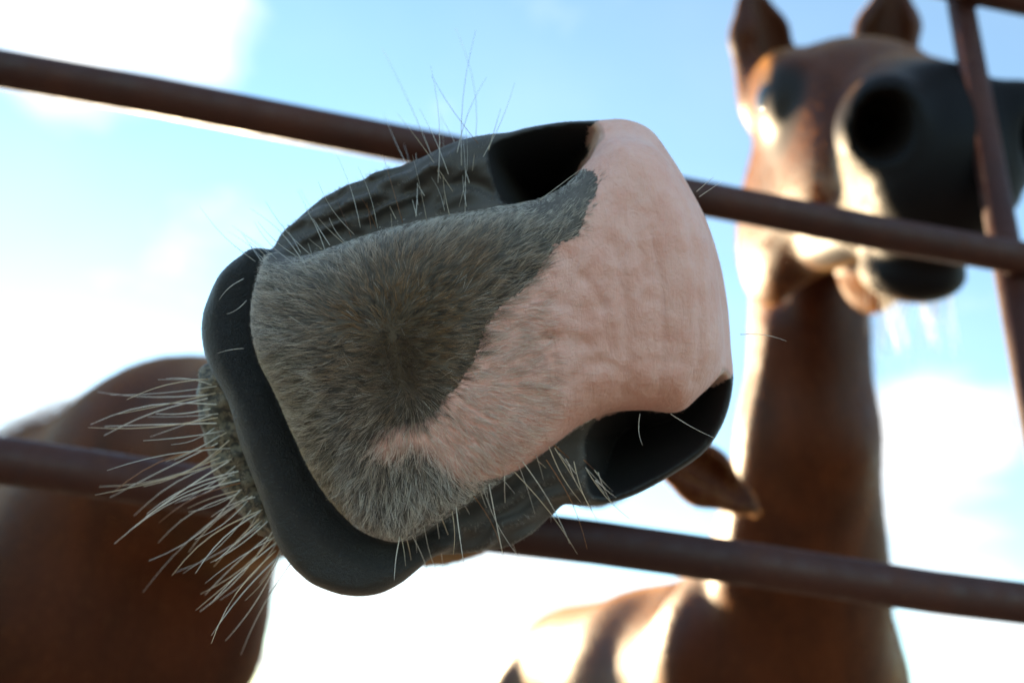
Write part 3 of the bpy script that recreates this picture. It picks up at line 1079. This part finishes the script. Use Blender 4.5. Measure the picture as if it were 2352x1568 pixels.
# chin brush, root curve along the chin
chin_curve = poly([(468, 880), (486, 960), (500, 1040), (530, 1110), (570, 1165), (615, 1225), (650, 1275)], False, 8)
for i in range(62):
    s = i / 61
    r0 = chin_curve[min(int(s * (len(chin_curve) - 1)), len(chin_curve) - 1)] + np.array([ru(-6, 34), ru(-12, 12)])
    ang = rad(176 - 48 * s + ru(-13, 13))            # from level left towards down-left
    ln_ = ru(95, 330) * (1.0 if s < .8 else .8)
    tip_ = r0 + ln_ * np.array([math.cos(ang), math.sin(ang) if True else 0])
    whisker(r0, tip_, ru(-.10, .10), .291 + .004 * s, .291 + ru(-.02, .045), ru(.00018, .00030), tint())
# below the upper lip and the lower nostril
low_curve = poly([(905, 1222), (985, 1190), (1080, 1135), (1180, 1075), (1270, 1040), (1330, 1080), (1390, 1110)], False, 8)
for i in range(40):
    s = i / 39
    r0 = low_curve[int(s * (len(low_curve) - 1))] + np.array([ru(-24, 14), ru(-26, 16)])
    ang = rad(86 - 34 * s ** .8 + ru(-16, 16))
    tip_ = r0 + ru(70, 245) * (0.55 + .45 * math.sin(math.pi * s)) * np.array([math.cos(ang), math.sin(ang)])
    whisker(r0, tip_, ru(-.07, .07), .279, .279 + ru(-.008, .05), ru(.00012, .0002), tint())
# above the upper lip
top_curve = poly([(600, 590), (680, 585), (760, 560), (850, 520), (960, 495), (1080, 470)], False, 8)
for i in range(34):
    s = i / 33
    r0 = top_curve[int(s * (len(top_curve) - 1))] + np.array([ru(-14, 14), ru(-4, 22)])
    ang = rad(-138 + 44 * s + ru(-14, 14))
    tip_ = r0 + ru(70, 190) * np.array([math.cos(ang), math.sin(ang)])
    whisker(r0, tip_, ru(-.08, .08), .279, .279 + ru(-.006, .045), ru(.00009, .00015), tuple(.72 * q_ for q_ in tint()))
# long ones rising past the upper rail
for (r0, t0, sg) in (((1012, 410), (876, 112), .02), ((1030, 400), (962, 250), .03), ((1060, 380), (1098, 70), -.05), ((1085, 392), (1036, 66), .10),
                     ((1040, 440), (912, 262), .02), ((1006, 420), (985, 150), .05), ((1110, 360), (1180, 190), .04), ((1078, 420), (1012, 270), .04),
                     ((975, 450), (884, 262), -.03), ((1122, 345), (1150, 250), .0), ((960, 470), (926, 330), .03), ((1020, 470), (1010, 250), .02),
                     ((1098, 330), (992, 172), -.03), ((1050, 350), (1120, 180), -.06)):
    whisker(r0, t0, sg, .287, .30 + ru(0, .06), ru(.00010, .00016), tuple(.75 * q_ for q_ in tint()))
# few on the lower lip, on the nose and past the nose edge
for (r0, t0, sg) in (((560, 640), (505, 690), .1), ((566, 690), (520, 720), -.1), ((560, 800), (500, 812), .05), ((1600, 440), (1640, 405), .0), ((1606, 452), (1656, 418), .0),
                     ((1470, 950), (1478, 1022), .1), ((1540, 950), (1640, 1004), .03), ((1700, 768), (1806, 786), -.08), ((1240, 460), (1330, 392), .0), ((1200, 700), (1320, 620), .02)):
    whisker(r0, t0, sg, .281, .278, .00013, PALE)

# coat hair on the body in view
WZ = WA[:, 2]
mA = (VA[:, 2] > .95) & (VA[:, 2] < 2.4) & (WZ > .75)
coat_hair('coat_hair', WA, QA, mA, 45000, .010, (-.35, .3, -1), .00030, COAT_HAIR, horseA)
mA = (VA[:, 2] > .50) & (VA[:, 2] <= .95)
coat_hair('coat_hair', WA, QA, mA, 40000, .006, (.2, .6, -.6), .00018, COAT_HAIR, horseA, tint_=(.50, .24, .085))  # golden backlit glow of the ear put into this hair tint
# ------------------------------------------------------------------ second horse, head up behind the post
def build_far_horse():
    fx = graded(-.75, 1.05, .26, .66, .0052, .02, 1.12)
    fy = graded(-1.85, .72, .02, .60, .0052, .02, 1.12)
    fz = graded(.70, 4.2, .70, 1.46, .0052, .022, 1.10)
    f = Field(fx, fy, fz)
    poll = P(1900, 165, 1.25); nose = P(2248, 108, .775)
    a = nose - poll; HLn = np.linalg.norm(a); a /= HLn
    l = np.array([1.0, .04, .34]); l -= a * (l @ a); l /= np.linalg.norm(l)
    d = np.cross(l, a); d = d if d[1] > 0 else -d
    S = 1.22
    H = lambda u, v, n: poll + a * u * (HLn / .52) + (l * v + d * n) * S
    M = np.array([a, l, d])
    # skull, forehead, nasal bone
    f.ell(H(.06, 0, -.055), M, (.12 * S, .082 * S, .085 * S), .03)
    f.ell(H(.17, 0, -.055), M, (.12 * S, .098 * S, .082 * S), .03)
    f.cone(H(.12, 0, -.045), H(.44, 0, -.055), .070 * S, .047 * S, .03)
    f.cone(H(.20, 0, -.09), H(.42, 0, -.09), .085 * S, .058 * S, .03, l, .8)
    for s in (-1, 1):
        f.ell(H(.20, s * .058, -.10), M, (.12 * S, .032 * S, .085 * S), .03)
        f.ell(H(.165, s * .082, -.014), M, (.046 * S, .018 * S, .020 * S), .03)          # brow
        f.ell(H(.205, s * .090, -.042), M, (.036 * S, .018 * S, .028 * S), .025)         # eye mound
        f.ell(H(.07, s * .070, -.030), M, (.10 * S, .036 * S, .048 * S), .03)            # temple
        f.ell(H(.115, s * .060, -.172), M, (.108 * S, .038 * S, .108 * S), .025)           # cheek
        f.cone(H(.15, s * .040, -.215), H(.42, s * .024, -.150), .030 * S, .026 * S, .03)
    # muzzle, lips, chin
    f.ell(H(.45, 0, -.085), M, (.078 * S, .066 * S, .064 * S), .03)
    f.ell(H(.505, 0, -.105), M, (.042 * S, .058 * S, .050 * S), .02)
    f.ell(H(.475, 0, -.150), M, (.050 * S, .046 * S, .026 * S), .015)
    f.ell(H(.460, 0, -.184), M, (.046 * S, .043 * S, .027 * S), .015)
    for s in (-1, 1):
        f.ell(H(.475, s * .052, -.062), M, (.052 * S, .034 * S, .042 * S), .018)
        f.ell(H(.518, s * .060, -.062), M, (.046 * S, .020 * S, .027 * S), .010, sub=True)
        f.ell(H(.475, s * .052, -.066), M, (.040 * S, .012 * S, .018 * S), .008, sub=True)
    f.cone(H(.50, -.062, -.139), H(.52, 0, -.143), .005, .006, .006, sub=True)
    f.cone(H(.50, .062, -.139), H(.52, 0, -.143), .005, .006, .006, sub=True)
    # ears

    def ear(base, tip, side, width):
        base, tip, side = (np.asarray(q_, float) for q_ in (base, tip, side))
        side = side / np.linalg.norm(side); e = tip - base
        f.cone(base - e * .45, base + e * .35, width * 1.05, width, .02, side, .8)
        f.cone(base + e * .40, base + e * .75, width, width * .6, .008, side, .75)
        f.cone(base + e * .75, tip, width * .6, .006, .006, side, .85)
        f.cone(base + e * .12 + side * width * .68, base + e * .82 + side * width * .45, width * .68, width * .30, .006, sub=True)
    ear(P(1756, 142, 1.22), P(1722, -20, 1.22), (.35, .05, -1), .046)
    ear(P(2030, 122, 1.24), P(2050, -32, 1.24), (-.25, .05, -1), .046)
    # throat, neck, chest
    f.cone(H(-.02, 0, -.14), P(1856, 560, 1.47), .085, .094, .02, l, .95)
    f.cone(P(1866, 640, 1.36), P(1846, 1290, 1.42), .030, .034, .025)
    f.cone(P(1800, 760, 1.40), P(1720, 1330, 1.47), .028, .045, .03)
    f.cone(P(1920, 760, 1.42), P(1950, 1330, 1.49), .028, .045, .03)
    f.cone(P(1856, 520, 1.48), P(1850, 1000, 1.47), .092, .098, .05, (0, .1, 1), 1.4)
    f.cone(P(1850, 1000, 1.47), P(1815, 1420, 1.60), .098, .18, .07, (0, .1, 1), 1.3)
    chest = to_world(P(1800, 1640, 1.72))
    back = np.array([-.24, .97])
    L, B = body(f, chest, back, 1.0, .06)
    f.ell(P(1800, 1540, 1.62), B, (.16, .265, .22), .08)
    V, Q = f.nets()
    V = relax(V, Q, 3, .5)
    return V, Q, chest, back, (H, M, S, HLn / .52), L


VB, QB, chestB, backB, (HB, MB_, SB, SU), LB = build_far_horse()
QB = oriented(VB, QB)
WB = to_world(VB)


def far_attributes(V):
    p0 = HB(0, 0, 0); q = V - p0
    u, v_, n_ = q @ MB_[0] / SU, q @ MB_[1] / SB, q @ MB_[2] / SB
    head = (V[:, 2] < 1.5) & (V[:, 1] > -.02)
    muz = np.where(head, np.clip((u + 1.3 * np.maximum(-n_ - .13, 0) * (u > .3) - .31) / .15, 0, 1), 0)
    muz = np.where(head & (n_ < -.135) & (u > .37), np.maximum(muz, .9), muz)
    cav = np.zeros(len(V))
    for s in (-1, 1):
        e = ((u - .48) / .085) ** 2 + ((v_ - s * .058) / .027) ** 2 + ((n_ + .063) / .033) ** 2
        cav = np.maximum(cav, np.clip((1.15 - e) / .3, 0, 1) * head)
    eye = np.zeros(len(V))
    for s in (-1, 1):
        e = ((u - .225) / .065) ** 2 + ((v_ - s * .095) / .045) ** 2 + ((n_ + .055) / .05) ** 2
        eye = np.maximum(eye, np.clip((1.3 - e) / .6, 0, 1) * head)
    ear = np.where(head & (u < .06) & (n_ > .0), np.clip(n_ / .03, 0, 1), 0)
    pale = np.where(head, 1.2 * np.exp(-((u - .43) / .07) ** 2 - ((n_ + .122) / .045) ** 2) * (np.abs(v_) > .03), 0)
    pale = np.maximum(pale, np.where(head, .8 * np.exp(-((u - .44) / .035) ** 2 - ((n_ + .185) / .03) ** 2), 0))
    W_ = to_world(V)
    low = np.clip(1 - (W_[:, 2] - .05) / .03, 0, 1)
    return {'muz': muz, 'cav': cav, 'eye_skin': eye, 'ear': ear, 'pale': pale, 'hoof': low}


def far_horse_material():
    m, t, b = new_mat('bay_coat_with_dark_muzzle')
    co = t.n('ShaderNodeTexCoord').outputs['Object']
    mpc = t.n('ShaderNodeMapping'); mpc.inputs['Scale'].default_value = (1, 1, .16); t.put(mpc.inputs[0], co)
    c1 = t.ramp(t.noise(mpc.outputs[0], 13, 5, .6, .4), .3, .7); c2 = t.noise(co, 60, 4, .6)  # vertical streaks paint light and shade of muscle ridges into the coat
    coat = t.mix(c1, (.044, .0086, .0018), (.098, .0225, .0048))
    coat = t.mix(t.math('MULTIPLY', c2, .3), coat, (.020, .007, .0035))
    muz = t.ramp(t.math('ADD', t.attr('muz'), t.math('MULTIPLY', t.math('SUBTRACT', t.noise(co, 26, 4), .5), .5)), .15, .75)
    grey = t.mix(t.noise(co, 30, 4), (.012, .012, .014), (.028, .027, .029))
    grey = t.mix(t.ramp(t.attr('muz'), .75, 1.0), grey, (.0075, .0075, .009))
    base = t.mix(muz, coat, grey)
    base = t.mix(t.ramp(t.math('MULTIPLY', t.attr('pale'), t.ramp(t.noise(co, 45, 4), .2, .7, .4, 1.3)), .15, .7, 0, .9), base, (.34, .32, .30))
    base = t.mix(t.attr('cav'), base, (.006, .006, .007))
    base = t.mix(t.attr('eye_skin'), base, (.012, .010, .010))
    base = t.mix(t.math('MULTIPLY', t.attr('ear'), .3), base, (.03, .012, .006))
    base = t.mix(t.attr('hoof'), base, (.05, .042, .036))
    t.put(b.inputs['Base Color'], base)
    b.inputs['Roughness'].default_value = .5
    t.put(b.inputs['Specular IOR Level'], t.ramp(t.attr('muz'), .3, .9, .20, .08))
    t.put(b.inputs['Sheen Weight'], t.ramp(t.attr('muz'), .3, .9, .36, .08)); b.inputs['Sheen Roughness'].default_value = .3
    b.inputs['Sheen Tint'].default_value = (1.0, .54, .18, 1)
    bump(t, b, c2, .15, .003)
    return m


baseB = np.array([chestB[0] + backB[0] * .7, chestB[1] + backB[1] * .7, 0.0])
meB = big_mesh('horse', WB - baseB, QB, far_horse_material())
for k, d_ in far_attributes(VB).items():
    add_attr(meB, k, d_)
horseB = link('horse', meB); horseB.location = tuple(baseB)
tag(horseB, 'chestnut horse with dark nostrils and raised head standing upright behind the fence post', 'horse')
for s in (-1, 1):
    ball('eye', HB(.206, s * .092, -.040), .0215 * SB, EYE, horseB)


# mane and tail strands
def strands(name, roots, dirs, length, r, tint_, parent, k=7, spread=.25):
    n = len(roots)
    d = dirs + rng.normal(0, spread, (n, 3)); d /= np.linalg.norm(d, axis=1, keepdims=True)
    ln_ = length * rng.uniform(.6, 1.1, (n, 1)); pts = [roots]
    for i in range(1, k):
        d = d + np.array([0, 0, -.35]) + rng.normal(0, .05, (n, 3)); d /= np.linalg.norm(d, axis=1, keepdims=True)
        pts.append(pts[-1] + d * ln_ / (k - 1))
    pts = np.stack(pts, 1)
    c_ = np.array(tint_)[None, None, :] * rng.uniform(.6, 1.3, (n, 1, 1)) * np.ones((1, k, 1))
    return hair_object(name, None, pts, np.linspace(1, .4, k)[None, :] * np.full((n, 1), r), c_, FUR, parent)


def crest(points, n, jx=.018):
    p = np.array([to_world(q_) for q_ in points]); s = rng.random(n) * (len(p) - 1.001); i = s.astype(int); f = (s - i)[:, None]
    return p[i] * (1 - f) + p[i + 1] * f + rng.normal(0, jx, (n, 3))


wx = np.array([1.0, 0, 0])
strands('mane', crest([P(1865, 160, 1.46), P(1880, 500, 1.57), P(1880, 900, 1.66), P(1850, 1250, 1.80)], 2600), np.tile([.9, .15, .1], (2600, 1)), .17, .00016, (.10, .040, .016), horseB)
tb = np.array([LB(1.53, 0, chestB[2] + .16)]); tb = to_world(tb)[0]
strands('tail', tb + rng.normal(0, .022, (1400, 3)), np.tile([backB[0], backB[1], .1], (1400, 1)), .8, .00022, (.07, .03, .014), horseB, spread=.12)
ta = to_world(np.array([LA(1.52, 0, chestA[2] + .16)]))[0]
strands('tail', ta + rng.normal(0, .022, (1400, 3)), np.tile([backA[0], backA[1], .1], (1400, 1)), .8, .00022, (.07, .03, .014), horseA, spread=.12)

# mane of the first horse, lying over its neck and withers
na_ = 1500
strands('mane', crest([P(820, 900, 1.13), P(560, 880, 1.27), P(380, 905, 1.39), P(180, 960, 1.52), P(40, 1020, 1.60)], na_, .012), np.tile([-.15, -.75, .25], (na_, 1)), .15, .00035, (.13, .045, .014), horseA, spread=.16)

# whiskers on its chin and nose
def whisker_b(root, tip, r, tint_):
    a_, b_ = np.array(root), np.array(tip)
    pts = [to_world(a_ + (b_ - a_) * s + np.array([0, -.012 * s * s, 0])) for s in np.linspace(0, 1, 6)]
    link('whisker', whisker_mesh('whisker', np.array(pts), r, WHISK, tint_), horseB)


for i in range(46):
    u, v_ = ru(.425, .505), ru(-.036, .036)
    r0 = HB(u, v_, -.206 + .012 * (abs(v_) / .036) ** 2)
    whisker_b(r0, r0 + np.array([ru(-.03, .02), -ru(.03, .075), -ru(-.01, .03)]), .0003, PALE if i % 3 else SAND)

# coat hair
ATB = far_attributes(VB)
mk = (VB[:, 2] < 3.6) & (WB[:, 2] > .80) & (ATB['muz'] < .3) & (ATB['eye_skin'] < .3) & (ATB['ear'] < .5)
coat_hair('coat_hair', WB, QB, mk, 60000, .010, (.1, .3, -1), .00028, COAT_HAIR, horseB)
mk = (ATB['muz'] >= .3) & (ATB['cav'] < .2) & (ATB['pale'] > .25)
coat_hair('chin_hair', WB, QB, mk, 6000, .008, (.1, -.2, -1), .00025, COAT_HAIR, horseB, tint_=(.5, .45, .38))
